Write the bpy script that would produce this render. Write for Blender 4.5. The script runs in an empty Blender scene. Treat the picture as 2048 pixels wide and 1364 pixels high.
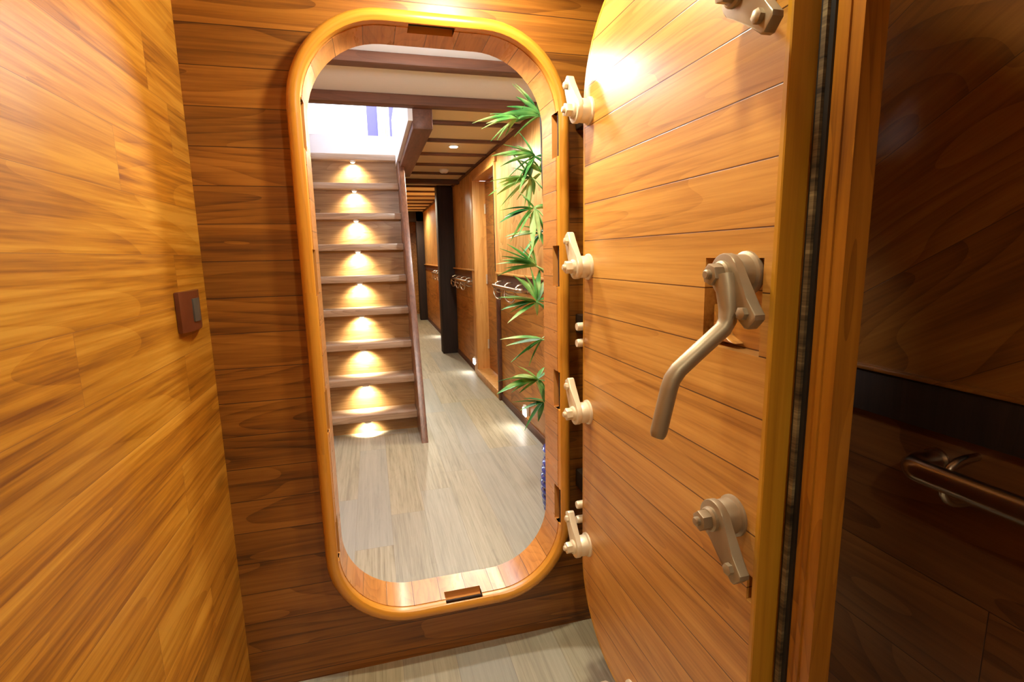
import bpy, bmesh, math, random
from mathutils import Vector, Matrix

random.seed(7)
scene = bpy.context.scene
COL = scene.collection
PI = math.pi

# ------------------------------------------------------------------ materials
class NT:
    def __init__(self, name):
        self.m = bpy.data.materials.new(name); self.m.use_nodes = True
        self.t = self.m.node_tree; self.t.nodes.clear()
        self.out = self.t.nodes.new('ShaderNodeOutputMaterial')
        self.b = self.t.nodes.new('ShaderNodeBsdfPrincipled')
        self.t.links.new(self.b.outputs[0], self.out.inputs[0])
    def n(self, typ, **kw):
        nd = self.t.nodes.new(typ)
        for k, v in kw.items(): setattr(nd, k, v)
        return nd
    def link(self, a, b): self.t.links.new(a, b)
    def put(self, sock, v):
        if hasattr(v, 'is_output'): self.link(v, sock)
        else: sock.default_value = v
    def math(self, op, a, b=0.0, c=None):
        nd = self.n('ShaderNodeMath', operation=op)
        self.put(nd.inputs[0], a); self.put(nd.inputs[1], b)
        if c is not None: self.put(nd.inputs[2], c)
        return nd.outputs[0]
    def combine(self, x, y, z):
        nd = self.n('ShaderNodeCombineXYZ')
        for i, v in enumerate((x, y, z)): self.put(nd.inputs[i], v)
        return nd.outputs[0]
    def noise(self, vec, scale=1.0, detail=4.0, rough=.55, dist=0.0):
        nd = self.n('ShaderNodeTexNoise')
        self.put(nd.inputs['Vector'], vec)
        nd.inputs['Scale'].default_value = scale; nd.inputs['Detail'].default_value = detail
        nd.inputs['Roughness'].default_value = rough; nd.inputs['Distortion'].default_value = dist
        return nd.outputs[0]
    def sepz(self, v):
        nd = self.n('ShaderNodeSeparateXYZ'); self.link(v, nd.inputs[0]); return nd.outputs[2]
    def white(self, x, y=None):
        nd = self.n('ShaderNodeTexWhiteNoise')
        if y is None:
            nd.noise_dimensions = '1D'; self.put(nd.inputs['W'], x)
        else:
            nd.noise_dimensions = '2D'; self.put(nd.inputs['Vector'], self.combine(x, y, 0.0))
        return nd.outputs[0]
    def mix(self, f, a, b, typ='MIX'):
        nd = self.n('ShaderNodeMix', data_type='RGBA', blend_type=typ)
        self.put(nd.inputs[0], f)
        for s, v in ((nd.inputs[6], a), (nd.inputs[7], b)):
            self.put(s, v if hasattr(v, 'is_output') else (v[0], v[1], v[2], 1.0))
        return nd.outputs[2]
    def ramp(self, f, stops):
        nd = self.n('ShaderNodeValToRGB'); cr = nd.color_ramp
        while len(cr.elements) < len(stops): cr.elements.new(.5)
        for e, (p, c) in zip(cr.elements, stops):
            e.position = p; e.color = (c[0], c[1], c[2], 1)
        self.put(nd.inputs[0], f); return nd.outputs[0]

def srgb(r, g, b):
    f = lambda c: (c/255/12.92) if c/255 <= .04045 else ((c/255+.055)/1.055)**2.4
    return (f(r), f(g), f(b))

def wood(name, dark, mid, light, along='Y', across='Z', width=.1, off=0.0, length=None, groove=.0016,
         gcol=(.03, .010, .003), rough=.38, vary=.22, ga=1.3, gb=11.0, ring=.35, angle=0.0, src='Object',
         tint=None, tintamt=.0, knots=False, coat=.12, coat_rough=.28, streak=.5, bump=.25, seed=0.0, contrast=1.0):
    T = NT(name)
    tc = T.n('ShaderNodeTexCoord'); sp = T.n('ShaderNodeSeparateXYZ')
    T.link(tc.outputs['UV' if src == 'UV' else 'Object'], sp.inputs[0])
    ax = {'X': 0, 'Y': 1, 'Z': 2}
    a, b = sp.outputs[ax[along]], sp.outputs[ax[across]]
    c = sp.outputs[3 - ax[along] - ax[across]]
    if angle:
        ca, sa = math.cos(angle), math.sin(angle)
        a, b = (T.math('ADD', T.math('MULTIPLY', a, ca), T.math('MULTIPLY', b, sa)),
                T.math('SUBTRACT', T.math('MULTIPLY', b, ca), T.math('MULTIPLY', a, sa)))
    t = T.math('DIVIDE', T.math('SUBTRACT', b, off), width)
    idx = T.math('FLOOR', t); fr = T.math('FRACT', t)
    r1 = T.white(T.math('ADD', T.math('MULTIPLY', idx, 3.717), 1.37 + seed))
    edge = T.math('MULTIPLY', T.math('MINIMUM', fr, T.math('SUBTRACT', 1.0, fr)), width)
    if length:
        s = T.math('DIVIDE', T.math('ADD', a, T.math('MULTIPLY', r1, length*7)), length)
        i2 = T.math('FLOOR', s); f2 = T.math('FRACT', s)
        r = T.white(T.math('ADD', idx, .5 + seed), T.math('ADD', i2, .5))
        e2 = T.math('MULTIPLY', T.math('MINIMUM', f2, T.math('SUBTRACT', 1.0, f2)), length)
        edge = T.math('MINIMUM', edge, e2)
    else:
        r = r1
    va = T.math('ADD', a, T.math('MULTIPLY', r, 43.0))
    vb = T.math('ADD', b, T.math('MULTIPLY', r, 17.0))
    big = T.noise(T.combine(T.math('MULTIPLY', va, ga*.75), T.math('MULTIPLY', vb, gb), T.math('MULTIPLY', c, gb)), 1.0, 5, .62, .35)
    low = T.noise(T.combine(T.math('MULTIPLY', va, ga*.55), T.math('MULTIPLY', vb, gb*.42), T.math('MULTIPLY', c, gb*.4)), 1.0, 1.0, .4, .1)
    saw = T.math('FRACT', T.math('MULTIPLY', low, 15.0))
    rings = T.math('POWER', saw, 2.2)
    mid_n = T.noise(T.combine(T.math('MULTIPLY', va, 1.6), T.math('MULTIPLY', vb, 75.0), T.math('MULTIPLY', c, 75.0)), 1.0, 3, .6)
    fine = T.noise(T.combine(T.math('MULTIPLY', va, 7.0), T.math('MULTIPLY', vb, 210.0), T.math('MULTIPLY', c, 210.0)), 1.0, 2, .6)
    f = T.math('ADD', T.math('MULTIPLY', T.math('SUBTRACT', big, .5), .85), T.math('MULTIPLY', T.math('SUBTRACT', rings, .3), ring*.42))
    f = T.math('ADD', f, T.math('MULTIPLY', T.math('SUBTRACT', mid_n, .5), streak*.9))
    f = T.math('ADD', f, T.math('MULTIPLY', T.math('SUBTRACT', fine, .5), streak*.5))
    f = T.math('MULTIPLY_ADD', f, contrast, .5)
    col = T.ramp(f, [(.24, light), (.52, mid), (.84, dark)])
    if tint:
        col = T.mix(T.math('MULTIPLY', T.white(T.math('MULTIPLY', r, 91.7)), tintamt), col, tint)
    br = T.math('MULTIPLY_ADD', r, 2*vary, 1.0 - vary)
    hs = T.n('ShaderNodeHueSaturation'); T.put(hs.inputs['Value'], br); T.put(hs.inputs['Color'], col)
    col = hs.outputs[0]
    if knots:
        vo = T.n('ShaderNodeTexVoronoi'); vo.inputs['Scale'].default_value = 1.0
        T.put(vo.inputs['Vector'], T.combine(T.math('MULTIPLY', va, 1.6), T.math('MULTIPLY', vb, 4.2), 0.0))
        k = T.n('ShaderNodeMapRange'); T.put(k.inputs[0], vo.outputs['Distance'])
        k.inputs[1].default_value = .03; k.inputs[2].default_value = .12
        k.inputs[3].default_value = .75; k.inputs[4].default_value = 0.0
        col = T.mix(k.outputs[0], col, (dark[0]*.35, dark[1]*.3, dark[2]*.3))
    bsum = T.math('MULTIPLY', fine, .12)
    if groove:
        g = T.n('ShaderNodeMapRange'); T.put(g.inputs[0], edge)
        g.inputs[1].default_value = groove*.5; g.inputs[2].default_value = groove*1.3
        g.inputs[3].default_value = 1.0; g.inputs[4].default_value = 0.0
        col = T.mix(g.outputs[0], col, gcol)
        bsum = T.math('SUBTRACT', bsum, g.outputs[0])
    T.link(col, T.b.inputs['Base Color'])
    rr = T.math('MULTIPLY_ADD', big, .25, rough - .12)
    T.link(rr, T.b.inputs['Roughness'])
    T.b.inputs['Coat Weight'].default_value = coat; T.b.inputs['Coat Roughness'].default_value = coat_rough
    bp = T.n('ShaderNodeBump'); bp.inputs['Strength'].default_value = bump; bp.inputs['Distance'].default_value = .002
    T.link(bsum, bp.inputs['Height']); T.link(bp.outputs[0], T.b.inputs['Normal'])
    return T.m

def plain(name, col, rough=.5, metal=0.0, emit=None, estr=0.0, var=.06, scale=30, coat=0.0, bump=0.0):
    T = NT(name)
    tc = T.n('ShaderNodeTexCoord')
    nz = T.noise(tc.outputs['Object'], scale, 4, .6)
    c = T.mix(nz, [x*(1-var) for x in col], [min(1, x*(1+var)) for x in col])
    T.link(c, T.b.inputs['Base Color'])
    T.b.inputs['Metallic'].default_value = metal
    T.link(T.math('MULTIPLY_ADD', nz, .16, rough - .08), T.b.inputs['Roughness'])
    T.b.inputs['Coat Weight'].default_value = coat
    if bump:
        bp = T.n('ShaderNodeBump'); bp.inputs['Strength'].default_value = bump; bp.inputs['Distance'].default_value = .001
        T.link(nz, bp.inputs['Height']); T.link(bp.outputs[0], T.b.inputs['Normal'])
    if emit:
        T.b.inputs['Emission Color'].default_value = (*emit, 1); T.b.inputs['Emission Strength'].default_value = estr
    return T.m

M = {}
M['left'] = wood('teak_strip_panelling', srgb(122, 68, 8), srgb(182, 120, 26), srgb(208, 150, 52), 'Y', 'Z', .115, .05, 1.15,
                 groove=.0005, gcol=(.25, .10, .02), vary=.13, ga=1.0, gb=9, ring=.18, knots=True, rough=.42, seed=3.1, streak=.6, bump=.1, contrast=1.6)
M['front'] = wood('teak_bulkhead_planks', srgb(88, 48, 10), srgb(136, 82, 22), srgb(160, 102, 36), 'X', 'Z', .0975, 1.883, None,
                  groove=.0011, gcol=(.05, .016, .004), vary=.14, ga=1.3, gb=15, ring=.55, rough=.4, seed=1.3, streak=.7, contrast=1.1)
M['doorwood'] = wood('teak_door_planks', srgb(134, 80, 26), srgb(194, 136, 60), srgb(216, 160, 80), 'Y', 'Z', .0945, 1.521 - .0945*4, None,
                     groove=.0011, gcol=(.10, .035, .008), vary=.08, ga=1.1, gb=15, ring=.24, rough=.36, seed=5.2, streak=.5, coat=.14, coat_rough=.42, contrast=1.15)
M['edge'] = wood('teak_edge_lipping', srgb(158, 106, 18), srgb(188, 132, 30), srgb(204, 148, 42), 'Z', 'Y', .5, -.1, None, groove=0, vary=.02, ga=1, gb=30, ring=.1, rough=.4, coat=.2)
M['flange'] = wood('teak_flange', srgb(112, 64, 12), srgb(156, 98, 22), srgb(176, 116, 32), 'Z', 'Y', .5, -.1, None, groove=0, vary=.04, ga=2.5, gb=26, ring=.5, rough=.4)
M['ring'] = wood('teak_nosing', srgb(172, 108, 26), srgb(210, 142, 46), srgb(224, 158, 60), 'X', 'Y', .6, -.1, .46, groove=0, vary=.05, ga=2.0, gb=40, ring=.2, rough=.3, src='UV', coat=.35)
M['liner'] = wood('teak_liner_staves', srgb(154, 94, 40), srgb(200, 136, 70), srgb(218, 156, 88), 'Y', 'X', .086, .03, None,
                  groove=.0010, gcol=(.10, .04, .012), vary=.13, ga=5, gb=22, ring=.3, src='UV', rough=.3, seed=2.2, coat=.35)
M['groove'] = plain('dark_gap', (.02, .008, .003), .8)
M['floor'] = wood('grey_oak_vinyl', srgb(134, 122, 92), srgb(174, 162, 130), srgb(192, 182, 152), 'Y', 'X', .17, .02, 1.25,
                  groove=.0006, gcol=(.24, .20, .15), vary=.03, ga=2.0, gb=16, ring=.16, tint=srgb(158, 160, 154), tintamt=.75, rough=.46, coat=.05, streak=1.1, bump=.12, seed=.7)
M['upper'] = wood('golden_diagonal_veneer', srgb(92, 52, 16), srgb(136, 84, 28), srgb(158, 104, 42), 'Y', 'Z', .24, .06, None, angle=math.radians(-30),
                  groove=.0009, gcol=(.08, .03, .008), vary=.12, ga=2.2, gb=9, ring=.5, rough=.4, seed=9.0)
M['cupper'] = wood('pale_veined_veneer', srgb(156, 104, 46), srgb(204, 154, 86), srgb(224, 184, 122), 'Z', 'Y', .42, .0, None, angle=math.radians(-14),
                   groove=.0008, gcol=(.12, .05, .012), vary=.12, ga=2.4, gb=9, ring=.7, rough=.4, seed=4.0)
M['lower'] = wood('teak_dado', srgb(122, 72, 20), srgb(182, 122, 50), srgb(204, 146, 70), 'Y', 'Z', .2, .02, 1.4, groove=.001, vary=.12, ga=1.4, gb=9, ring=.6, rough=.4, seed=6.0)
M['dado'] = wood('shaded_teak_dado', srgb(70, 38, 14), srgb(108, 64, 28), srgb(126, 80, 38), 'Y', 'Z', .2, .02, 1.4, groove=.001, vary=.12, ga=1.4, gb=9, ring=.6, rough=.36, seed=6.0)  # same teak made darker; shade behind the open door put into the colour
M['beam'] = wood('dark_beam_wood', srgb(60, 34, 20), srgb(92, 56, 36), srgb(112, 70, 48), 'X', 'Y', 2, -1, None, groove=0, vary=.02, ga=2, gb=18, ring=.3, rough=.68, coat=0)
M['beamy'] = wood('dark_trimmer_wood', srgb(60, 34, 20), srgb(92, 54, 34), srgb(110, 66, 44), 'Y', 'X', 2, -1, None, groove=0, vary=.02, ga=2, gb=18, ring=.3, rough=.6, coat=.05)
M['post'] = wood('espresso_post', srgb(24, 13, 8), srgb(38, 22, 14), srgb(50, 30, 19), 'Z', 'Y', 2, -5, None, groove=0, vary=.02, ga=2, gb=20, ring=.3, rough=.75, coat=0)
M['casing'] = wood('pale_door_casing', srgb(186, 124, 56), srgb(220, 160, 84), srgb(232, 180, 108), 'Z', 'Y', 3, -1, None, groove=0, vary=.02, ga=1.4, gb=24, ring=.35, rough=.4)
M['stair'] = wood('stair_wood', srgb(112, 78, 40), srgb(158, 118, 70), srgb(182, 146, 98), 'X', 'Z', .125, .0, None, groove=0, vary=.06, ga=1.6, gb=22, ring=.45, rough=.4, coat=.25)
M['tread'] = wood('stair_tread_wood', srgb(150, 122, 94), srgb(192, 164, 136), srgb(212, 188, 162), 'X', 'Y', .125, .0, None, groove=0, vary=.06, ga=1.6, gb=22, ring=.45, rough=.34, coat=.35)
M['string'] = wood('stair_stringer_wood', srgb(84, 52, 38), srgb(122, 82, 62), srgb(144, 102, 80), 'Z', 'Y', 3, -1, None, groove=0, vary=.03, ga=1.6, gb=24, ring=.4, rough=.32, coat=.4)
M['ceil'] = plain('white_ceiling_board', srgb(238, 238, 236), .6, var=.02)
M['cceil'] = plain('cream_ceiling_board', srgb(226, 208, 164), .6, var=.03)
M['white'] = plain('white_paint', srgb(240, 240, 244), .45, var=.02)
M['lilac'] = plain('lilac_paint', srgb(104, 98, 158), .5, var=.03)
M['deck'] = wood('low_bounce_deck_planks', srgb(100, 84, 70), srgb(130, 112, 96), srgb(146, 128, 112), 'Y', 'X', .1, 0, None, ring=.2)  # dark tone set so the deckhouse bounces little daylight
M['cream'] = plain('cream_curtain', srgb(238, 230, 204), .8, var=.05)
M['bronze'] = plain('satin_nickel_bronze', srgb(166, 148, 120), .44, .55, var=.07, scale=40, bump=.05)
M['hinge'] = plain('shaded_hinge_metal', srgb(58, 44, 32), .5, .4)  # bronze hinge made dark; shade of the door gap put into its colour
M['enamel'] = plain('cream_cast_metal', srgb(232, 216, 184), .36, .35, var=.05, scale=40)
M['chrome'] = plain('polished_chrome', srgb(206, 196, 182), .24, 1.0, var=.03)
M['rubber'] = plain('black_rubber', srgb(24, 20, 16), .55, var=.3, scale=60)
T = NT('worn_seal')
tc = T.n('ShaderNodeTexCoord')
T.link(T.ramp(T.noise(T.combine(0.0, 3.0, T.math('MULTIPLY', T.sepz(tc.outputs['Object']), 1.0)), 13, 6, .8), [(.42, srgb(40, 30, 20)), (.52, srgb(100, 82, 54)), (.66, srgb(170, 152, 108))]), T.b.inputs['Base Color'])
T.b.inputs['Roughness'].default_value = .6; M['seal'] = T.m
M['switch'] = plain('brown_switch_plastic', srgb(104, 56, 34), .32, var=.04)
M['rocker'] = plain('grey_switch_rocker', srgb(86, 84, 78), .35, var=.05)
M['leaf'] = None
T = NT('bamboo_leaf'); tc = T.n('ShaderNodeTexCoord'); oi = T.n('ShaderNodeObjectInfo')
col = T.ramp(T.noise(tc.outputs['Object'], 9, 2, .5), [(.34, srgb(46, 120, 60)), (.50, srgb(112, 180, 92)), (.64, srgb(196, 226, 144))])
T.link(col, T.b.inputs['Base Color']); T.b.inputs['Roughness'].default_value = .42
M['leaf'] = T.m
M['stem'] = plain('black_bamboo_cane', srgb(32, 30, 24), .45, var=.3)
M['blue'] = plain('cobalt_glazed_ceramic', srgb(36, 62, 158), .18, var=.3, scale=25, coat=.6)
M['soil'] = plain('dark_soil', srgb(50, 36, 24), .9, var=.4)
M['lamp_on'] = plain('lit_warm_lens', (1, .95, .85), .4, emit=(1, .86, .62), estr=22)
M['step_on'] = plain('lit_step_lens', (1, .95, .85), .4, emit=(1, .84, .58), estr=8)
M['foot_on'] = plain('lit_white_lens', (1, 1, 1), .4, emit=(1, .97, .93), estr=16)
M['trimring'] = plain('white_fitting', srgb(236, 230, 216), .4, var=.02)
T = NT('clear_glass'); T.b.inputs['Transmission Weight'].default_value = 1.0
T.b.inputs['Base Color'].default_value = (.97, .98, 1, 1); T.b.inputs['Roughness'].default_value = .0; T.b.inputs['IOR'].default_value = 1.1
M['glass'] = T.m

# ------------------------------------------------------------------ geometry helpers
class MB:
    def __init__(self): self.bm = bmesh.new(); self.uv = None
    def box(self, x0, x1, y0, y1, z0, z1, bevel=0.0):
        r = bmesh.ops.create_cube(self.bm, size=1.0)
        for v in r['verts']:
            v.co = Vector(((x0+x1)/2 + v.co.x*(x1-x0), (y0+y1)/2 + v.co.y*(y1-y0), (z0+z1)/2 + v.co.z*(z1-z0)))
        if bevel:
            es = list({e for v in r['verts'] for e in v.link_edges})
            bmesh.ops.bevel(self.bm, geom=es, offset=bevel, segments=2, affect='EDGES', profile=.5)
        return self
    def prism(self, poly, axis, a0, a1, bevel=0.0):
        """poly: 2-D outline; extruded along axis from a0 to a1 (X: (y,z), Y: (x,z), Z: (x,y))."""
        def P(p, a): return {'X': (a, p[0], p[1]), 'Y': (p[0], a, p[1]), 'Z': (p[0], p[1], a)}[axis]
        v0 = [self.bm.verts.new(P(p, a0)) for p in poly]; v1 = [self.bm.verts.new(P(p, a1)) for p in poly]
        n = len(poly); f0 = self.bm.faces.new(v0); f1 = self.bm.faces.new(v1[::-1]); es = list(f0.edges) + list(f1.edges)
        for i in range(n): self.bm.faces.new((v0[i], v1[i], v1[(i+1) % n], v0[(i+1) % n]))
        if bevel: bmesh.ops.bevel(self.bm, geom=es, offset=bevel, segments=2, affect='EDGES', profile=.5)
        return self
    def lathe(self, prof, axis='Z', loc=(0, 0, 0), n=24):
        """prof: list of (radius, height)."""
        loc = Vector(loc); rings = []
        for r, h in prof:
            ring = []
            for i in range(n):
                t = 2*PI*i/n; c, s = math.cos(t)*r, math.sin(t)*r
                p = {'Z': (c, s, h), 'X': (h, c, s), 'Y': (s, h, c)}[axis]
                ring.append(self.bm.verts.new(loc + Vector(p)))
            rings.append(ring)
        for a, b in zip(rings, rings[1:]):
            for i in range(n): self.bm.faces.new((a[i], a[(i+1) % n], b[(i+1) % n], b[i]))
        self.bm.faces.new(rings[0][::-1]); self.bm.faces.new(rings[-1])
        return self
    def tube(self, pts, r, n=12, rads=None):
        pts = [Vector(p) for p in pts]; rings = []; up = None
        for i, p in enumerate(pts):
            d = (pts[min(i+1, len(pts)-1)] - pts[max(i-1, 0)]).normalized()
            if up is None: up = d.orthogonal().normalized()
            up = (up - d*up.dot(d)).normalized(); s = d.cross(up)
            rr = rads[i] if rads else r
            rings.append([self.bm.verts.new(p + (up*math.cos(2*PI*k/n) + s*math.sin(2*PI*k/n))*rr) for k in range(n)])
        for a, b in zip(rings, rings[1:]):
            for k in range(n): self.bm.faces.new((a[k], a[(k+1) % n], b[(k+1) % n], b[k]))
        self.bm.faces.new(rings[0][::-1]); self.bm.faces.new(rings[-1])
        return self
    def loft(self, loops, closed_caps=False, uv=False):
        """loops of equal length (closed outlines); optional UV with u = perimeter, v = running length."""
        rings = [[self.bm.verts.new(p) for p in lp] for lp in loops]; n = len(loops[0])
        uvl = self.bm.loops.layers.uv.verify() if uv else None
        per = [0.0]
        for i in range(n): per.append(per[-1] + (Vector(loops[0][(i+1) % n]) - Vector(loops[0][i])).length)
        vv = [0.0]
        for a, b in zip(loops, loops[1:]): vv.append(vv[-1] + (Vector(b[0]) - Vector(a[0])).length)
        for j, (a, b) in enumerate(zip(rings, rings[1:])):
            for i in range(n):
                f = self.bm.faces.new((a[i], a[(i+1) % n], b[(i+1) % n], b[i]))
                if uv:
                    for lp, c in zip(f.loops, ((per[i], vv[j]), (per[i+1], vv[j]), (per[i+1], vv[j+1]), (per[i], vv[j+1]))): lp[uvl].uv = c
        return self
    def build(self, name, mat, parent=None, smooth=True, angle=35):
        bmesh.ops.recalc_face_normals(self.bm, faces=self.bm.faces)
        me = bpy.data.meshes.new(name); self.bm.to_mesh(me); self.bm.free()
        o = bpy.data.objects.new(name, me); COL.objects.link(o)
        if mat: me.materials.append(mat)
        if smooth:
            me.polygons.foreach_set('use_smooth', [True]*len(me.polygons))
            try: me.set_sharp_from_angle(angle=math.radians(angle))
            except Exception: pass
        if parent:
            o.parent = parent
            if tuple(parent.location) != (0, 0, 0) or parent.parent:
                w = world_loc(parent)
                for v in me.vertices: v.co -= w
        return o

def world_loc(o):
    v = Vector(o.location)
    while o.parent: o = o.parent; v = v + o.location
    return v
def tag(o, label, cat, group=None, kind=None):
    o['label'] = label; o['category'] = cat
    if group: o['group'] = group
    if kind: o['kind'] = kind
    return o
def thing(name, label, cat, loc, group=None):
    o = bpy.data.objects.new(name, None); COL.objects.link(o); o.location = loc
    o.empty_display_size = .05
    return tag(o, label, cat, group)
def struct(o, label, cat): return tag(o, label, cat, kind='structure')
def copy_tree(o, parent=None):
    c = o.copy(); COL.objects.link(c)
    if parent: c.parent = parent
    for ch in [x for x in COL.objects if x.parent == o]: copy_tree(ch, c)
    return c
def rrect(x0, x1, z0, z1, r, n=14):
    pts = []
    for cx, cz, a0 in ((x1-r, z0+r, -PI/2), (x1-r, z1-r, 0), (x0+r, z1-r, PI/2), (x0+r, z0+r, PI)):
        for i in range(n+1):
            a = a0 + PI/2*i/n; pts.append((cx + r*math.cos(a), cz + r*math.sin(a)))
    out = []
    m = len(pts)
    for i in range(m):                      # extra points on the straight runs keep the UVs even
        p, q = pts[i], pts[(i+1) % m]; out.append(p)
        L = math.hypot(q[0]-p[0], q[1]-p[1]); k = int(L/.08)
        for j in range(1, k): out.append((p[0]+(q[0]-p[0])*j/k, p[1]+(q[1]-p[1])*j/k))
    return out
def off_rect(d, n=14): return OX0-d, OX1+d, OZ0-d, OZ1+d, OR+d, n
def apply_bool(o, cutters):
    for c in cutters:
        md = o.modifiers.new('cut', 'BOOLEAN'); md.object = c; md.operation = 'DIFFERENCE'; md.solver = 'EXACT'
    dg = bpy.context.evaluated_depsgraph_get(); dg.update()
    me = bpy.data.meshes.new_from_object(o.evaluated_get(dg))
    o.modifiers.clear(); old = o.data; o.data = me; bpy.data.meshes.remove(old)
    for c in cutters:
        m = c.data; bpy.data.objects.remove(c); bpy.data.meshes.remove(m)
    me.polygons.foreach_set('use_smooth', [True]*len(me.polygons))
    me.set_sharp_from_angle(angle=math.radians(30))

# ------------------------------------------------------------------ camera
f_px, yaw, pitch, roll = 1029.2, .26177, .16589, -.02082
cam = bpy.data.cameras.new('camera'); co = bpy.data.objects.new('camera', cam); COL.objects.link(co)
cam.sensor_fit = 'HORIZONTAL'; cam.sensor_width = 36.0; cam.lens = 36.0*f_px/2048; cam.clip_start = .02
R3 = Matrix.Rotation(-yaw, 3, 'Z') @ Matrix.Rotation(PI/2 - pitch, 3, 'X') @ Matrix.Rotation(roll, 3, 'Z')
co.matrix_world = Matrix.Translation((0, 0, 1.3)) @ R3.to_4x4()
scene.camera = co

# ------------------------------------------------------------------ room shell
XL, XR, YB, CZ = -.43, 1.08, 1.54, 2.2       # left wall, right wall, bulkhead face, ceiling height
OX0, OX1, OZ0, OZ1, OR = -.147, .553, .205, 1.905, .215     # clear opening of the hatch

struct(MB().box(-1.2, 1.6, -1.6, 12.3, -.05, 0).build('floor', M['floor']), 'grey and beige oak-look plank floor running through both rooms', 'floor')
struct(MB().box(XL-.05, XL, -1.6, YB, 0, CZ).build('wall_left', M['left']), 'bright golden teak strip wall on the left', 'wall')
struct(MB().box(XL, 1.08, -1.65, -1.6, 0, CZ).build('wall_back', M['upper']), 'wooden wall behind the camera', 'wall')
struct(MB().box(XL-.05, 1.12, -1.65, YB, 2.09, 2.14).build('ceiling', M['ceil']), 'pale ceiling of the near room', 'ceiling')
# near right wall: diagonal veneer, dark ledge, dado
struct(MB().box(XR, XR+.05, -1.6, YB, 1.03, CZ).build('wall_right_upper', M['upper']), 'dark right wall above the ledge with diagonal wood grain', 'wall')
struct(MB().box(XR, XR+.05, -1.6, YB, 0, 1.03).build('wall_right_lower', M['dado']), 'right wall below the ledge with horizontal planks, shade put into its colour', 'wall')
led = MB().box(XR-.02, XR, -1.6, YB, .935, 1.03, .003).build('trim_1', M['post'])
struct(led, 'dark brown ledge board along the near right wall', 'trim')
MB().box(XR-.026, XR, -1.6, YB, 1.03, 1.038, .002).build('ledge_cap', M['upper'], led)

# bulkhead with rounded hole
def plate_with_hole(mb, outer, hole, y0, y1):
    bm = mb.bm
    def ring(pts, y): return [bm.verts.new((p[0], y, p[1])) for p in pts]
    for y in (y0, y1):
        a, b = ring(outer, y), ring(hole, y)
        es = [bm.edges.new((l[i], l[(i+1) % len(l)])) for l in (a, b) for i in range(len(l))]
        bmesh.ops.triangle_fill(bm, use_beauty=True, use_dissolve=False, edges=es)
        if y == y0: A, B = a, b
        else:
            for l0, l1 in ((A, a), (B, b)):
                for i in range(len(l0)): bm.faces.new((l0[i], l1[i], l1[(i+1) % len(l0)], l0[(i+1) % len(l0)]))
bw = MB()
plate_with_hole(bw, [(XL-.02, 0), (XR+.03, 0), (XR+.03, CZ), (XL-.02, CZ)], rrect(*off_rect(.034)), YB, YB+.055)
struct(bw.build('wall_front', M['front'], smooth=False), 'brown horizontal teak plank bulkhead around the rounded doorway', 'wall')

# coaming: nosing ring, shadow gap, staved liner with dog pockets
def loop(d, y): return [(p[0], y, p[1]) for p in rrect(*off_rect(d))]
prof = [(.002, 1.512), (.0, 1.499), (.003, 1.490), (.010, 1.485), (.018, 1.4835), (.026, 1.486), (.033, 1.492), (.037, 1.501), (.038, 1.512), (.038, YB), (.002, YB), (.002, 1.512)]
coam = MB().loft([loop(d, y) for d, y in prof], uv=True).build('door_frame', M['ring'])
struct(coam, 'rounded golden teak coaming ring framing the watertight doorway', 'door frame')
lin = MB().loft([loop(0, 1.515), loop(0, 1.640), loop(.033, 1.640), loop(.033, 1.515), loop(0, 1.515)], uv=True)
bmesh.ops.remove_doubles(lin.bm, verts=lin.bm.verts, dist=1e-5)
lin = lin.build('frame_liner', M['liner'], coam)
MB().loft([loop(.006, 1.5115), loop(.006, 1.516), loop(.03, 1.516), loop(.03, 1.5115), loop(.006, 1.5115)]).build('shadow_gap', M['groove'], coam)
cut = []
DOGZ = (1.65, 1.265, .87, .475)
for z in DOGZ:
    for x0, x1 in ((OX0-.024, OX0+.02), (OX1-.02, OX1+.024)):
        cut.append(MB().box(x0, x1, 1.494, 1.548, z-.065, z+.06).build('c', None))
cut.append(MB().box(.135, .26, 1.494, 1.548, OZ1-.02, OZ1+.022).build('c', None))
cut.append(MB().box(.165, .285, 1.494, 1.552, OZ0-.022, OZ0+.02).build('c', None))
cut2 = [c.copy() for c in cut]
for c in cut2: c.data = c.data.copy(); COL.objects.link(c)
apply_bool(lin, cut); apply_bool(coam, cut2)

# ------------------------------------------------------------------ the watertight door, swung open at right
DX = .55
door = thing('watertight_hatch', 'open heavy teak watertight door with metal dogs, swung back at right of the doorway', 'watertight door', (DX, .95, 0))
PY0, PY1, PZ0, PZ1, PR = .608, 1.298, .19, 1.895, .23
plug = MB().prism(rrect(PY0+.004, PY1, PZ0, PZ1, PR), 'X', DX, DX+.040, .0025).build('plank_panel', M['doorwood'], door)
off = Vector(door.location)
def cutbox(mb):
    o = mb.build('c', None, smooth=False)
    o.location = (0, 0, 0)
    for v in o.data.vertices: v.co -= off
    o.location = off
    return o
rec = MB().box(DX-.02, DX+.030, .632, .768, 1.142, 1.288)
notch = MB().box(DX-.02, DX+.018, .6, .628, .745, .79)
bpy.context.view_layer.update()
apply_bool(plug, [cutbox(rec), cutbox(notch)])
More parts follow.
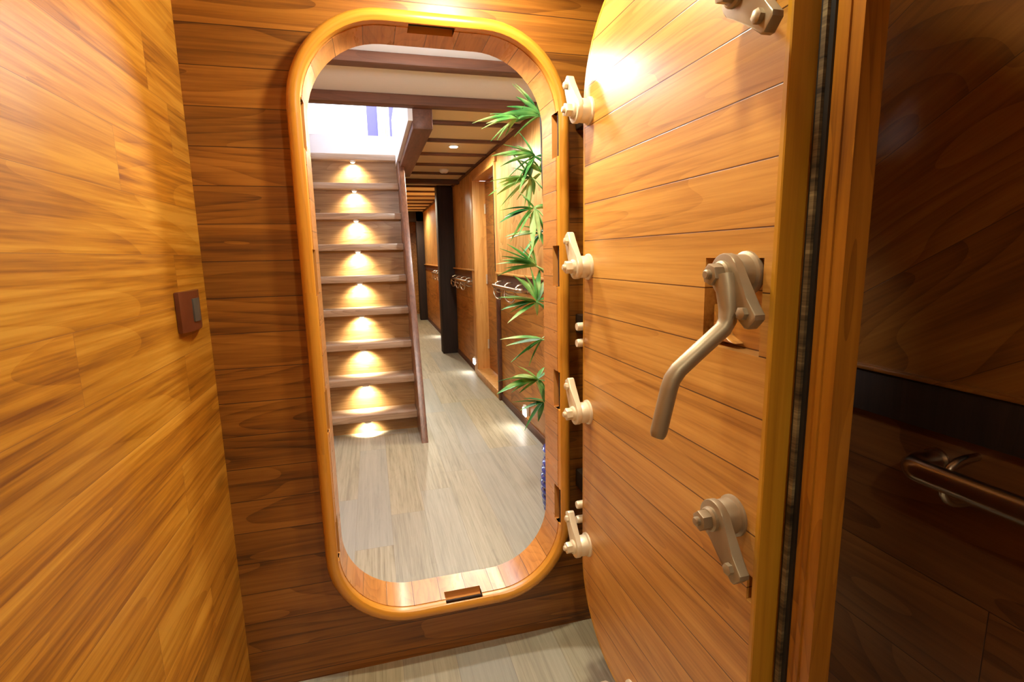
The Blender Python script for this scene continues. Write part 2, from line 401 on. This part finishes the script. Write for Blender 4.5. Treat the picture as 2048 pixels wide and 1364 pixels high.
# rounded lipping that forms the near edge of the plug
edge = MB().loft([[(x, p[0], p[1]) for p in rrect(PY0-d, PY1+d, PZ0-d, PZ1+d, PR+d)] for x, d in ((DX+.0015, -.010), (DX-.0005, -.008), (DX-.0005, -.001), (DX+.001, .001), (DX+.046, .001), (DX+.046, -.012))])
edge.build('edge_lipping', M['edge'], door)
wedge = MB().prism([(.700, 1.150), (.755, 1.150), (.755, 1.21), (.73, 1.16)], 'X', DX+.010, DX+.030, .002).build('recess_wedge', M['doorwood'], door)
fo = .066
MB().prism(rrect(PY0-fo, PY1+fo, PZ0-fo, PZ1+fo, PR+fo), 'X', DX+.046, DX+.083, .004).build('flange', M['flange'], door)
def ringpart(d0, d1, x0, x1, name, mat, parent):
    L = [[(x, p[0], p[1]) for p in rrect(PY0-d, PY1+d, PZ0-d, PZ1+d, PR+d)] for d, x in ((d0, x1), (d0, x0), (d1, x0), (d1, x1), (d0, x1))]
    return MB().loft(L).build(name, mat, parent)
gk = ringpart(.0035, .026, DX+.042, DX+.0465, 'gasket', M['rubber'], door)
ringpart(.011, .0185, DX+.037, DX+.0445, 'seal_strip', M['seal'], gk)['label'] = 'worn speckled tan seal strip'
# raised rebate line on the flange
ringpart(.040, .048, DX+.043, DX+.0465, 'rebate_bead', M['flange'], door)

# one dog (local frame: hub axis -X, finger along -Z), then copies
def make_dog(parent, y, z, ang, mat, handle=False):
    """ang: rotation about X applied to the finger direction (0 = straight down)."""
    base = Vector((DX, y, z)); c, s = math.cos(ang), math.sin(ang)
    def W(dx, u, v): return base + Vector((-dx, u*c - v*s, u*s + v*c))       # u across, v along (down = -v)
    hub = MB().lathe([(.0, .006), (.033, .006), (.034, .0), (.0335, -.004), (.029, -.007), (.0285, -.026), (.027, -.029), (.0, -.029)][1:-1], 'X', base, 28)
    hub = hub.build('dog', mat, parent)
    # finger plate: round eye that narrows to a slotted tip
    ol = [(.031*math.cos(t), .031*math.sin(t)) for t in [PI*i/14 for i in range(-1, 16)]]
    ol += [(-.026, -.022), (-.0175, -.064), (-.015, -.093), (-.010, -.098), (.010, -.098), (.015, -.093), (.0175, -.064), (.026, -.022)]
    fm = MB(); 
    a = [fm.bm.verts.new(W(.028, u, v)) for u, v in ol]; b = [fm.bm.verts.new(W(.042 if v > -.03 else .042 + .004, u, v)) for u, v in ol]
    a = [x for x in a]
    fm.bm.faces.new(a); fm.bm.faces.new(b[::-1])
    for i in range(len(ol)): fm.bm.faces.new((a[i], b[i], b[(i+1) % len(ol)], a[(i+1) % len(ol)]))
    es = [e for e in fm.bm.edges if abs(e.verts[0].co.x - e.verts[1].co.x) < .006]
    bmesh.ops.bevel(fm.bm, geom=es, offset=.0022, segments=2, affect='EDGES', profile=.5)
    fm.build('dog_finger', mat, hub)
    # boss + hexagonal nut + stud end
    bs = MB().lathe([(.020, -.040), (.020, -.047), (.017, -.050)], 'X', base, 24)
    bs.lathe([(.0075, -.050), (.0075, -.071), (.0055, -.073)], 'X', base, 14)
    bs.build('stud', mat, hub)
    hx = [(.0165*math.cos(PI/3*i + .3), .0165*math.sin(PI/3*i + .3)) for i in range(6)]
    nm = MB().prism([(y+p[0], z+p[1]) for p in hx], 'X', DX-.066, DX-.048, .002); nm.build('hex_nut', mat, hub)
    # adjusting bolt through the tip
    p = W(0, 0, -.077)
    MB().lathe([(.0095, -.046), (.0095, -.053), (.006, -.055)], 'X', p, 6).build('tip_bolt', mat, hub)
    if handle:
        hm = MB()
        pts = [(.506, .660, 1.262), (.505, .653, 1.245), (.5035, .645, 1.215), (.501, .643, 1.198), (.494, .643, 1.186), (.455, .643, 1.156), (.422, .643, 1.130), (.412, .643, 1.117), (.407, .643, 1.102), (.393, .643, 1.042), (.3915, .643, 1.036), (.390, .643, 1.031)]
        hm.tube(pts, .0118, 16, rads=[.018, .016, .014, .0132, .0128, .0126, .0126, .0126, .0125, .0124, .0118, .0095])
        ho = hm.build('door_handle', M['bronze'], hub, angle=60)
        ho['label'] = 'long cranked lever handle'
    return hub
FY, NY = 1.262, .668
tilt = math.radians(28)
for i, z in enumerate(DOGZ):
    make_dog(door, FY, z, PI + (-tilt), M['enamel'])                      # far side: fingers point up and outward
for i, z in enumerate(DOGZ):
    make_dog(door, NY, z, -math.radians(46), M['bronze'], handle=(i == 1))            # near side: fingers point down and outward
make_dog(door, .985, PZ0+.045, PI/2 - tilt, M['enamel'])
make_dog(door, .985, PZ1-.045, -PI/2 - tilt, M['enamel'])
# hinges between flange and bulkhead
for z in (1.70, 1.078, .552):
    h = MB().box(DX+.075, DX+.105, 1.20, YB-.001, z-.03, z+.03, .004).build('hinge', M['hinge'], door)
    MB().tube([(DX+.06, PY1+fo+.03, z-.05), (DX+.06, PY1+fo+.03, z+.05)], .013, 14).build('hinge_knuckle', M['hinge'], h)
    if z < 1.5:
        for dz in (.023, -.023):
            MB().lathe([(.0105, -.014), (.0115, -.010), (.0115, .016)], 'X', (DX, PY1+.0118, z+dz), 12).build('hinge_bolt', M['enamel'], h)['label'] = 'pale bolt head'

# ------------------------------------------------------------------ light switch on the left wall
sw = thing('light_switch', 'brown plastic light switch on the golden left wall', 'light switch', (XL, 1.378, 1.184))
pm = MB(); Y0, Y1, Z0, Z1 = 1.308, 1.450, 1.139, 1.232
N = 10
polyp = [(XL+.001, Y0)] + [(XL+.010+.012*math.sin(PI*i/N), Y0 + (Y1-Y0)*i/N) for i in range(N+1)] + [(XL+.001, Y1)]
pm.prism(polyp, 'Z', Z0, Z1, .002).build('switch_plate', M['switch'], sw)
polyr = [(XL+.015, 1.357)] + [(XL+.0235 + .002*math.sin(PI*i/6), 1.357 + .044*i/6) for i in range(7)] + [(XL+.015, 1.401)]
MB().prism(polyr, 'Z', 1.160, 1.214, .0015).build('rocker', M['rocker'], sw)

# ------------------------------------------------------------------ foyer and corridor shell
struct(MB().box(-.66, -.60, YB+.055, 7, 0, CZ).build('wall_left.001', M['lower']), 'foyer side wall left of the stairs', 'wall')
struct(MB().box(-.66, XL-.02, YB, YB+.055, 0, CZ).build('wall_front.001', M['lower']), 'short bulkhead return left of the doorway', 'wall')
struct(MB().box(.27, .31, 5.05, 12.0, 0, CZ).build('wall_left.002', M['lower']), 'corridor wall beyond the stairs', 'wall')
struct(MB().box(-.66, 1.3, 12.0, 12.05, 0, CZ).build('wall_back.001', M['lower']), 'wood panelled wall at the far end of the corridor', 'wall')
SX0, SX1, SY0, SY1 = -.60, .29, 3.195, 5.05      # stairwell opening
struct(MB().box(-.66, XR+.05, YB+.055, 3.13, CZ, CZ+.05).build('ceiling.001', M['ceil']), 'white ceiling above the foyer', 'ceiling')
struct(MB().box(SX1, XR+.05, 3.13, 12.05, CZ, CZ+.05).build('ceiling.002', M['cceil']), 'cream ceiling boards above the corridor', 'ceiling')
tag(MB().box(-.6, XR, 2.52, 2.594, 2.152, CZ, .004).build('ceiling_beam', M['beam']), 'dark wooden beam crossing the white ceiling, nearest the doorway', 'beam', 'dark ceiling beams')
tag(MB().box(-.6, XR, 3.115, 3.193, 2.145, CZ, .004).build('ceiling_beam.001', M['beam']), 'dark wooden beam along the front edge of the bright stairwell', 'beam', 'dark ceiling beams')
tag(MB().box(.285, .402, 3.195, 5.05, 2.035, CZ, .006).build('ceiling_beam.002', M['beamy']), 'deep reddish brown beam running along the corridor side of the stairwell', 'beam', 'dark ceiling beams')
k = 0
bats = [3.66, 4.2, 4.75, 5.28, 5.82, 6.36, 6.9, 7.45, 8.0, 8.55, 9.1, 9.65, 10.2]
words_ = ['nearest the stairwell beam', 'just in front of the lit ceiling spot', 'just behind the lit ceiling spot', 'just in front of the ceiling smoke detector', 'just behind the ceiling smoke detector', 'widest of the batten row']
for i, y in enumerate(bats):
    w = .05 if i == 5 else .022
    b = MB().box(.402 if y < 5.05 else .31, XR, y-w, y+w, 2.178 if i != 5 else 2.15, CZ, .002).build('ceiling_batten', M['beam'])
    if i < 6: tag(b, 'dark thin batten across the cream corridor ceiling, ' + words_[i], 'ceiling batten', 'corridor ceiling battens')
    else: tag(b, 'dark thin batten on the far half of the cream corridor ceiling', 'ceiling batten', 'far corridor ceiling battens')
struct(MB().box(XR-.018, XR, 3.2, 12, 2.172, CZ, .003).build('trim_2', M['beamy']), 'dark moulding where corridor ceiling meets the right wall', 'trim')
tag(MB().box(.31, XR, 10.75, 10.95, 2.0, CZ, .005).build('ceiling_beam.003', M['post']), 'almost black cross beam at the far end of the corridor', 'beam', 'dark ceiling beams')

# corridor right wall in two lengths either side of a doorway
DY0, DY1 = 4.47, 5.42
def wallrun(y0, y1, i):
    sfx = '' if i == 0 else '.%03d' % i
    where = ('behind the bamboo plant', 'beyond the side doorway')[i]
    struct(MB().box(XR, XR+.06, y0, y1, 0, 1.03).build('wall_corridor_lower' + sfx, M['lower']), 'teak dado of the corridor right wall ' + where, 'wall')
    struct(MB().box(XR, XR+.06, y0, y1, 1.03, CZ).build('wall_corridor_upper' + sfx, M['cupper']), 'pale veined panel of the corridor right wall ' + where, 'wall')
    l = MB().box(XR-.012, XR, y0, y1, 1.045, 1.135, .003).build('trim_%d' % (3+i), M['beamy'])
    struct(l, 'dark rail board on the corridor right wall ' + where, 'trim')
    MB().box(XR-.03, XR, y0, y1, 1.135, 1.15, .003).build('rail_cap', M['casing'], l)
    s = MB().box(XR-.012, XR, y0, y1, 0, .06, .003).build('baseboard_right.%03d' % i, M['beamy'])
    struct(s, 'dark skirting of the corridor right wall ' + where, 'baseboard')
wallrun(YB+.055, DY0-.03, 0); wallrun(DY1+.02, 12.0, 1)
# side doorway
fr = MB().box(XR-.022, XR+.16, DY1, DY1+.02, .0, 2.06, .003)
fr.box(XR-.022, XR+.0, DY1+.02, DY1+.16, 0, 2.13, .003).box(XR-.022, XR+.16, DY0, DY1, 2.06, 2.085, .003).box(XR-.022, XR, DY0-.06, DY1+.02, 2.085, 2.16, .003)
fr = fr.build('door_frame.001', M['casing'])
struct(fr, 'pale wooden frame of the side doorway in the corridor right wall', 'door frame')
MB().box(XR-.022, XR+.16, DY0-.03, DY0, .0, 2.085, .003).build('near_jamb', M['casing'], fr)
MB().box(XR-.026, XR-.021, DY0-.018, DY0-.004, 1.16, 2.06).build('edge_seal', M['rubber'], fr)
MB().box(XR-.03, XR+.16, DY0, DY1, .0, .075, .004).build('door_sill', M['casing'], fr)
MB().box(XR-.03, XR-.0, DY0-.085, DY0-.032, .0, 1.045, .003).build('frame_plinth', M['beamy'], fr)
struct(MB().box(XR+.06, XR+.5, DY0-.03, DY1+.02, CZ-.12, CZ+.05).build('ceiling.003', M['ceil']), 'header above the side doorway', 'ceiling')
d2 = MB().box(XR+.115, XR+.155, DY0, DY1, .078, 2.058, .003).build('door_1', M['lower']); struct(d2, 'closed brown wooden door set back in the side doorway', 'door')
for z in (.35, 1.05, 1.78):
    MB().tube([(XR+.105, DY1-.012, z-.05), (XR+.105, DY1-.012, z+.05)], .009, 10).build('hinge', M['enamel'], d2)
# posts along the corridor wall
for i, (y0, y1, x0, lb) in enumerate(((6.85, 7.05, .872, 'square near-black wooden post standing against the corridor right wall'),
                                      (10.75, 10.95, .93, 'near-black wooden post at the far end of the corridor'))):
    p = MB().box(x0, XR, y0, y1, 0, CZ, .006).build('timber_post' if i == 0 else 'timber_post.001', M['post']); tag(p, lb, 'post', 'corridor posts')

# ------------------------------------------------------------------ hand rails (one shape, three lengths)
def handrail(x, y0, y1, z, label, loops=True, rt=.0165):
    t = thing('grab_rail', label, 'handrail', (x, (y0+y1)/2, z), 'metal grab rails under the ledges')
    X = x - .082; pts = []
    r = .035
    def arc(cy, sgn):
        return [(X + r - r*math.cos(a), cy + sgn*r*(1-math.sin(a)) - sgn*0, z) for a in [PI/2*(1-i/6) for i in range(7)]]
    end1 = [(x+.002, y0, z), (X+r+.012, y0, z)] + [(X + r - r*math.sin(a), y0 + r - r*math.cos(a), z) for a in [PI/2*i/6 for i in range(7)]]
    end2 = [(X + r - r*math.sin(a), y1 - r + r*math.cos(a), z) for a in [PI/2*(1-i/6) for i in range(7)]] + [(X+r+.012, y1, z), (x+.002, y1, z)]
    MB().tube(end1 + end2, rt, 18).build('rail_tube', M['chrome'], t, angle=60)
    if loops:
        m = max(2, int((y1-y0)/.3)); ly = (y1-y0-.06)/m
        for i in range(m):
            c = y0 + .03 + ly*(i+.5); hw = ly*.42
            MB().tube([(X, c-hw, z-.01)] + [(X-.004, c-hw*math.cos(a), z-.045-.055*math.sin(a)) for a in [PI*q/12 for q in range(13)]] + [(X, c+hw, z-.01)], .0075, 10).build('rail_loop', M['chrome'], t, angle=60)
    n = max(2, int((y1-y0)/.32)+1)
    for i in range(n):
        y = y0 + .07 + (y1-y0-.14)*i/(n-1)
        arcp = [(x+.002, y, z+.035), (x-.03, y, z+.035)] + [(x-.03-.052*math.sin(a), y, z-.01+.045*math.cos(a)) for a in [PI*i2/8 for i2 in range(9)]] + [(x+.002, y, z-.055)]
        MB().tube(arcp, .0075, 10).build('rail_bracket', M['chrome'], t, angle=60)
    for y in (y0, y1):
        MB().lathe([(.027, -.006), (.027, -.001), (.02, .0)][::-1], 'X', (x, y, z), 18).build('wall_flange', M['chrome'], t)
    return t
handrail(XR-.0, -.35, .73, .872, 'chrome grab rail below the dark ledge on the near right wall', False, .023)
handrail(XR, 3.55, 4.33, 1.045, 'metal grab rail behind the bamboo plant beside the side doorway')
handrail(XR, 5.62, 6.75, 1.02, 'metal grab rail between side doorway and the near-black post')
handrail(XR, 7.15, 8.9, 1.03, 'metal grab rail beyond the square near-black post')

# ------------------------------------------------------------------ stairs
TX0, TX1 = -.46, .268
st = thing('stair_flight', 'steep wooden stair flight with lit treads rising to the bright deck', 'stairs', (-.095, 3.9, 0))
NT_ = 9
def tz(i): return .158 + .2505*i
def ty(i): return 3.795 + .112*i
for i in range(NT_):
    y, z = ty(i), tz(i)
    MB().box(TX0, TX1, y, y+.24, z-.050, z, .006).build('tread', M['tread'], st)
    zb = 0 if i == 0 else tz(i-1)
    MB().box(TX0, TX1, y+.085, y+.105, zb, z-.050).build('riser', M['stair'], st)
    lx = -.095
    L = MB().lathe([(.020, .0), (.024, -.004), (.024, -.012), (.019, -.016)][::-1], 'Z', (lx, y+.030, z-.050), 18).build('step_light', M['trimring'], st)
    MB().lathe([(.017, -.016), (.015, -.021), (.008, -.024)][::-1], 'Z', (lx, y+.030, z-.050), 16).build('light_lens', M['step_on'], L)
def stringer(x0, x1, name='stringer'):
    MB().prism([(3.515, 0), (4.62, 2.28), (4.66, 2.42), (5.02, 2.42), (5.02, 2.15), (3.98, 0)], 'X', x0, x1, .004).build(name, M['string'], st)
stringer(TX1, TX1+.046); stringer(TX0-.046, TX0)
# top riser up to the deck (painted)
MB().box(TX0, TX1, 4.93, 4.96, tz(8), 2.362).build('top_riser', M['white'], st)['label'] = 'white painted top riser'

# hatch well and deck above
hw = MB().box(SX1-.03, SX1-.003, SY0, 5.0, 2.08, 2.52).box(SX0, SX0+.03, SY0, 5.0, CZ, 2.52).build('trim_5', M['white'])
struct(hw, 'white lined sides of the stairwell opening', 'trim')
struct(MB().box(-2.5, 2.5, 4.965, 7.2, 2.31, 2.36).box(SX1, 2.5, 3.1, 4.965, 2.31, 2.36).box(-2.5, SX0, 3.1, 4.965, 2.31, 2.36).box(-2.5, 2.5, 1.6, 3.1, 2.31, 2.36).build('floor.001', M['deck']), 'dark plank deck at the head of the stairs', 'floor')
wf = MB().box(-2.2, 1.6, 6.0, 6.06, 2.36, 2.41).box(-2.2, 1.6, 6.0, 6.06, 3.6, 3.7)
wf.box(.055, .165, 5.98, 6.06, 2.41, 3.6).box(-2.2, -2.1, 6.0, 6.06, 2.41, 3.6).box(1.5, 1.6, 6.0, 6.06, 2.41, 3.6)
wf = wf.build('window_1', M['lilac']); struct(wf, 'white deckhouse window with lilac mullion above the stairs', 'window')
MB().box(-2.1, .055, 6.025, 6.031, 2.41, 3.6).box(.165, 1.5, 6.025, 6.031, 2.41, 3.6).build('window_pane', M['glass'], wf)
cu = MB()
NP = 26; pts = []
for i in range(NP+1):
    pts.append((.175 + .095*i/NP, 5.955 + .008*math.sin(i*1.4)))
pts2 = [(x, y+.004) for x, y in pts[::-1]]
cu.prism(pts + pts2, 'Z', 2.37, 3.58).build('curtain', M['cream'])
tag(bpy.data.objects['curtain'], 'pale cream curtain beside the lilac window mullion above the stairs', 'curtain')
struct(MB().box(.285, .42, 5.90, 5.97, 2.36, 3.7).box(.5, 2.5, 5.90, 5.97, 2.36, 3.7).build('wall_back.002', M['lilac']), 'lilac white deckhouse pillar right of the curtain', 'wall')
struct(MB().box(-2.5, 2.5, 1.6, 4.3, 3.7, 3.75).build('ceiling.004', M['deck']), 'added plank roof above the stairwell, blocking sky light', 'ceiling')  # unseen roof, put in to block sky light
struct(MB().box(-2.5, 2.5, 1.55, 1.6, 2.36, 3.75).build('wall_front.002', M['deck']), 'plank deckhouse front wall above the foyer', 'wall')

# ------------------------------------------------------------------ ceiling and foot lights
def downlight(x, y, z, label, on=True):
    t = thing('ceiling_spot', label, 'ceiling light', (x, y, z), 'recessed ceiling spots')
    MB().lathe([(.040, -.005), (.046, -.003), (.046, .004)], 'Z', (x, y, z), 28).build('trim_ring', M['trimring'], t)
    MB().lathe([(.030, -.010), (.034, -.006), (.034, .0)], 'Z', (x, y, z), 24).build('light_lens', M['lamp_on'], t)
    return t
downlight(.725, 4.45, CZ, 'lit warm spot set in the cream corridor ceiling')
sd = thing('smoke_detector', 'small round white smoke detector on the cream corridor ceiling', 'smoke detector', (.80, 5.6, CZ))
MB().lathe([(.030, -.040), (.042, -.032), (.046, -.016), (.05, -.014), (.05, .0)], 'Z', (.80, 5.6, CZ), 28).build('detector_body', M['trimring'], sd)
MB().lathe([(.006, -.043), (.006, -.038)], 'Z', (.80, 5.6, CZ), 10).build('indicator', M['bronze'], sd)
for i, (y, lb) in enumerate(((3.62, 'small lit foot light low on the wall behind the bamboo plant'), (5.62, 'small lit foot light low on the wall just beyond the side doorway'),
                             (8.4, 'small lit foot light low on the wall beyond the square near-black post'))):
    t = thing('foot_light', lb, 'foot light', (XR, y, .12), 'foot lights along the corridor')
    MB().box(XR-.022, XR-.0, y-.05, y+.05, .095, .165, .006).build('light_housing', M['trimring'], t)
    MB().box(XR-.027, XR-.02, y-.042, y+.042, .090, .150, .003).build('light_lens', M['foot_on'], t)

dl = thing('added_dome_lamp', 'added white dome lamp, out of view, brightening the white ceiling above the doorway', 'ceiling light', (.25, 1.80, 2.10))  # invented lamp, out of view, added to brighten the foyer ceiling
MB().lathe([(.062, -.030), (.07, -.02), (.07, .0), (.02, .012), (.012, .03), (.012, .1)], 'Z', (.25, 1.80, 2.10), 28).build('lamp_base', M['trimring'], dl)
MB().lathe([(.02, -.068), (.045, -.060), (.06, -.045), (.062, -.03)], 'Z', (.25, 1.80, 2.10), 28).build('lamp_dome', M['lamp_on'], dl)
# ------------------------------------------------------------------ bamboo in a cobalt pot
pl = thing('potted_bamboo', 'tall artificial bamboo with black canes in a blue pot, right of the doorway', 'potted plant', (.902, 2.28, 0))
pr = [(.105, 0.0), (.118, .01)]
for i in range(9):
    z = .02 + i*.034; R0 = .122 + .018*math.sin(PI*(i+.5)/9)
    pr += [(R0, z), (R0+.012, z+.010), (R0+.014, z+.018), (R0+.006, z+.028)]
pr += [(.135, .335), (.142, .345), (.136, .352), (.122, .350), (.118, .32)]
pot = MB().lathe(pr, 'Z', (.902, 2.28, 0), 40).build('pot', M['blue'], pl, angle=60)
for i in range(9):                                           # knobbly beads round each band
    pass
MB().lathe([(.116, .315), (.117, .322), (.02, .328)], 'Z', (.902, 2.28, 0), 24).build('soil', M['soil'], pot)
def stem_pts(x0, y0, x1, y1, z1, sway):
    n = 14; return [(x0+(x1-x0)*(1-(1-t)**1.6)+sway*math.sin(t*7), y0+(y1-y0)*t+sway*.6*math.cos(t*5), .30+(z1-.30)*t) for t in [i/n for i in range(n+1)]]
stems = [stem_pts(.878, 2.30, .788, 2.36, 1.93, .003), stem_pts(.93, 2.33, .875, 2.45, 1.86, .006), stem_pts(.95, 2.27, .90, 2.30, 1.62, .008)]
for s in stems:
    m = MB(); n = len(s)
    rad = [(.0065 if i % 2 else .0075)*(1-.45*i/n) for i in range(n)]
    m.tube(s, .006, 10, rads=rad).build('cane', M['stem'], pl)
def leaf(bm, base, d, L, w, droop, roll):
    d = Vector(d).normalized(); side = d.cross(Vector((0, 0, 1)))
    if side.length < .1: side = d.cross(Vector((0, 1, 0)))
    side.normalize(); side = Matrix.Rotation(roll, 3, d) @ side; up = side.cross(d)
    N = 8; rows = []
    for i in range(N+1):
        t = i/N
        c = Vector(base) + d*(L*t) + Vector((0, 0, -1))*(droop*L*t*t)
        hw = w*.5*(math.sin(PI*min(1, t*1.0)**.72))**.9*(1 if t < .97 else .5) + .0006
        rows.append([bm.verts.new(c - side*hw + up*hw*.35), bm.verts.new(c), bm.verts.new(c + side*hw + up*hw*.35),])
    th = up*-.0009
    low = [[bm.verts.new(v.co + th) for v in r] for r in rows]
    for A, s in ((rows, 1), (low, -1)):
        for i in range(N):
            for k in range(2):
                q = (A[i][k], A[i][k+1], A[i+1][k+1], A[i+1][k]); bm.faces.new(q if s > 0 else q[::-1])
    for i in range(N):
        for k in (0, 2): bm.faces.new((rows[i][k], rows[i+1][k], low[i+1][k], low[i][k]))
rng = random.Random(21)
def cluster(node, tip, leaves):
    """twig from a cane node to tip, then leaves fanned from the tip: (dx, dz, length, dy)."""
    m = MB()
    node, tip = Vector(node), Vector(tip)
    m.tube([node, node.lerp(tip, .5)+Vector((0, 0, .008)), tip], .0025, 6)
    bmv = m.bm
    extra = [(dx+rng.uniform(-.45, .25), dz+rng.uniform(-.4, .4), L*rng.uniform(.65, .95), dy+rng.uniform(-.5, .5)) for dx, dz, L, dy in leaves]
    for dx, dz, L, dy in list(leaves) + extra:
        leaf(bmv, tip + Vector((rng.uniform(-.006, .006), 0, rng.uniform(-.006, .006))), (dx, dy, dz), L*1.08, L*rng.uniform(.19, .25), rng.uniform(.05, .22), rng.uniform(-.5, .5))
    return m.build('leaf_cluster', M['leaf'], pl, angle=80)
S0 = stems[0]
def at(z):
    for a, b in zip(S0, S0[1:]):
        if a[2] <= z <= b[2]:
            t = (z-a[2])/(b[2]-a[2]); return tuple(a[i]+(b[i]-a[i])*t for i in range(3))
    return S0[-1]
fan_top = [(-1, .02, .20, -.1), (-1, -.22, .17, .1), (-.9, .28, .15, 0), (-.55, .8, .17, .1), (-.15, 1, .20, 0), (.3, 1, .16, .2), (.8, .4, .14, 0), (-.8, -.5, .15, -.2), (.5, -.3, .15, .1)]
fan_l = [(-1, .15, .19, 0), (-1, -.15, .17, -.2), (-.8, -.45, .17, .1), (-.5, -.8, .14, 0), (-.4, .7, .13, .1), (.5, -.2, .13, .1), (-.9, .4, .14, .2)]
fan_d = [(-.9, -.3, .17, 0), (-.6, -.8, .17, .1), (-.1, -1, .15, -.1), (.4, -.8, .14, .1), (-1, .1, .15, .1), (-.5, .6, .11, .1), (.8, .1, .13, 0)]
cluster(at(1.90), (.785, 2.36, 1.925), fan_top)
cluster(at(1.92), (.68, 2.35, 1.905), [(-1, .05, .19, 0), (-1, -.2, .16, -.1), (-.9, .3, .12, .1), (-.6, -.5, .11, .1), (.3, .5, .1, .1)])
cluster(at(1.72), (.76, 2.36, 1.745), fan_l)
cluster(at(1.60), (.745, 2.38, 1.655), [(-1, .0, .18, 0), (-1, -.2, .19, .1), (-.6, .8, .15, 0), (-.7, -.5, .16, .1), (.2, .9, .13, .1), (.5, -.5, .12, 0), (0, -1, .12, .2)])
cluster(at(1.66), (.80, 2.39, 1.68), [(-.6, .7, .15, .1), (-.9, .5, .15, 0), (.4, .6, .14, .2), (-.7, -.6, .14, .3)])
cluster(at(1.47), (.755, 2.37, 1.515), fan_d)
cluster(at(1.36), (.79, 2.38, 1.40), [(-1, .1, .16, 0), (-.6, -.6, .14, .1), (.5, .3, .12, .1), (-.4, .6, .12, .1), (.3, -.7, .12, 0)])
cluster(at(1.20), (.765, 2.37, 1.245), [(-1, .55, .19, 0), (-.8, .8, .18, .1), (-1, .2, .19, -.1), (-.25, 1, .14, .1), (-1, -.02, .17, .1), (.4, -.3, .12, .1)])
cluster(at(1.02), (.765, 2.38, 1.075), [(-.6, .9, .19, .1), (-.15, 1, .19, 0), (.15, 1, .16, .1), (-1, .25, .18, 0), (-1, -.05, .16, .1), (-.8, -.4, .16, -.1), (.5, -.4, .13, .1), (.9, .2, .13, 0)])
cluster(at(.86), (.79, 2.38, .885), [(-1, .12, .2, 0), (-.8, -.45, .17, .1), (-.3, -.5, .12, .1), (.4, .2, .12, 0)])
cluster(at(.66), (.765, 2.38, .685), [(-1, .25, .2, 0), (-1, -.02, .2, -.1), (-.8, -.3, .13, .1), (-.6, .6, .13, .2), (.3, -.8, .14, .1), (.6, .4, .12, 0), (.2, -.4, .13, .2)])
cluster(at(.52), (.79, 2.36, .575), [(-.8, .1, .15, .2), (-.5, -.6, .14, .1), (.2, -.9, .14, 0), (.5, .3, .12, .1), (-.2, .7, .12, .1)])

# ------------------------------------------------------------------ lights
def spot(name, loc, target, energy, col, size, blend=.6, radius=.04):
    l = bpy.data.lights.new(name, 'SPOT'); l.energy = energy; l.color = col; l.spot_size = math.radians(size); l.spot_blend = blend; l.shadow_soft_size = radius
    o = bpy.data.objects.new(name, l); COL.objects.link(o); o.location = loc
    o.rotation_euler = (Vector(target) - Vector(loc)).to_track_quat('-Z', 'Y').to_euler(); return o
def point(name, loc, energy, col, radius=.03):
    l = bpy.data.lights.new(name, 'POINT'); l.energy = energy; l.color = col; l.shadow_soft_size = radius
    o = bpy.data.objects.new(name, l); COL.objects.link(o); o.location = loc; return o
WARM = (1, .92, .70); SOFT = (1, .985, .96)
spot('downlight_bulkhead', (.27, 1.22, 2.05), (.27, 1.22, 0), 26, WARM, 178, .08)
spot('downlight_door', (.30, .60, 2.055), (.30, .60, 0), 20, WARM, 168, .5)
spot('downlight_rear', (.05, -.60, 2.055), (.05, -.60, 0), 30, WARM, 150, .6)
for x, y, lb in ((.27, 1.22, 'round ceiling spot directly in front of the doorway'), (.30, .60, 'round ceiling spot beside the open hatch door'), (.05, -.60, 'round ceiling spot behind the camera')):
    downlight(x, y, 2.09, lb)
spot('floor_fill', (.27, 1.22, 2.05), (.30, 1.16, 0), 30, WARM, 82, 1.0)  # second beam in the same fitting, added to brighten the near floor
point('foyer_fill', (.25, 1.80, 1.985), 37, SOFT, .05)  # fill light inside the invented dome
spot('downlight_foyer', (.70, 3.3, 2.17), (.70, 3.3, 0), 36, SOFT, 170, .5)
spot('downlight_corridor', (.725, 4.45, 2.17), (.725, 4.45, 0), 80, WARM, 172, .5)
spot('downlight_corridor', (.70, 7.7, 2.15), (.70, 7.7, 0), 90, WARM, 172, .5)  # no fitting here; unseen lamp added to brighten the far corridor
spot('downlight_corridor', (.70, 9.9, 2.15), (.70, 9.9, 0), 60, WARM, 172, .5)  # likewise an added lamp without a fitting
for i in range(NT_):
    spot('step_lamp', (-.095, ty(i)+.010, tz(i)-.084), (-.095, ty(i)+.092, tz(i)-.20), 20, (1, .88, .64), 128, .95, .02)
for y in (3.62, 5.62, 8.4):
    spot('foot_lamp', (XR-.04, y, .115), (XR-.22, y, 0), 2.2, (1, .97, .95), 150, .7, .02)
pt = bpy.data.lights.new('window_portal', 'AREA'); pt.shape = 'RECTANGLE'; pt.size = 3.6; pt.size_y = 1.1; pt.cycles.is_portal = True
po = bpy.data.objects.new('window_portal', pt); COL.objects.link(po); po.location = (-.3, 5.99, 3.06); po.rotation_euler = (-PI/2, 0, 0)

w = bpy.data.worlds.new('world'); scene.world = w; w.use_nodes = True
bg = w.node_tree.nodes['Background']; bg.inputs[0].default_value = (.76, .84, 1.0, 1); bg.inputs[1].default_value = 10.5

vs = scene.view_settings
vs.view_transform = 'Standard'; vs.look = 'None'; vs.exposure = 0.0; vs.gamma = 1.0; vs.use_curve_mapping = False
scene.cycles.max_bounces = 8; scene.cycles.diffuse_bounces = 5; scene.cycles.use_denoising = True
scene.cycles.sample_clamp_indirect = 4.0
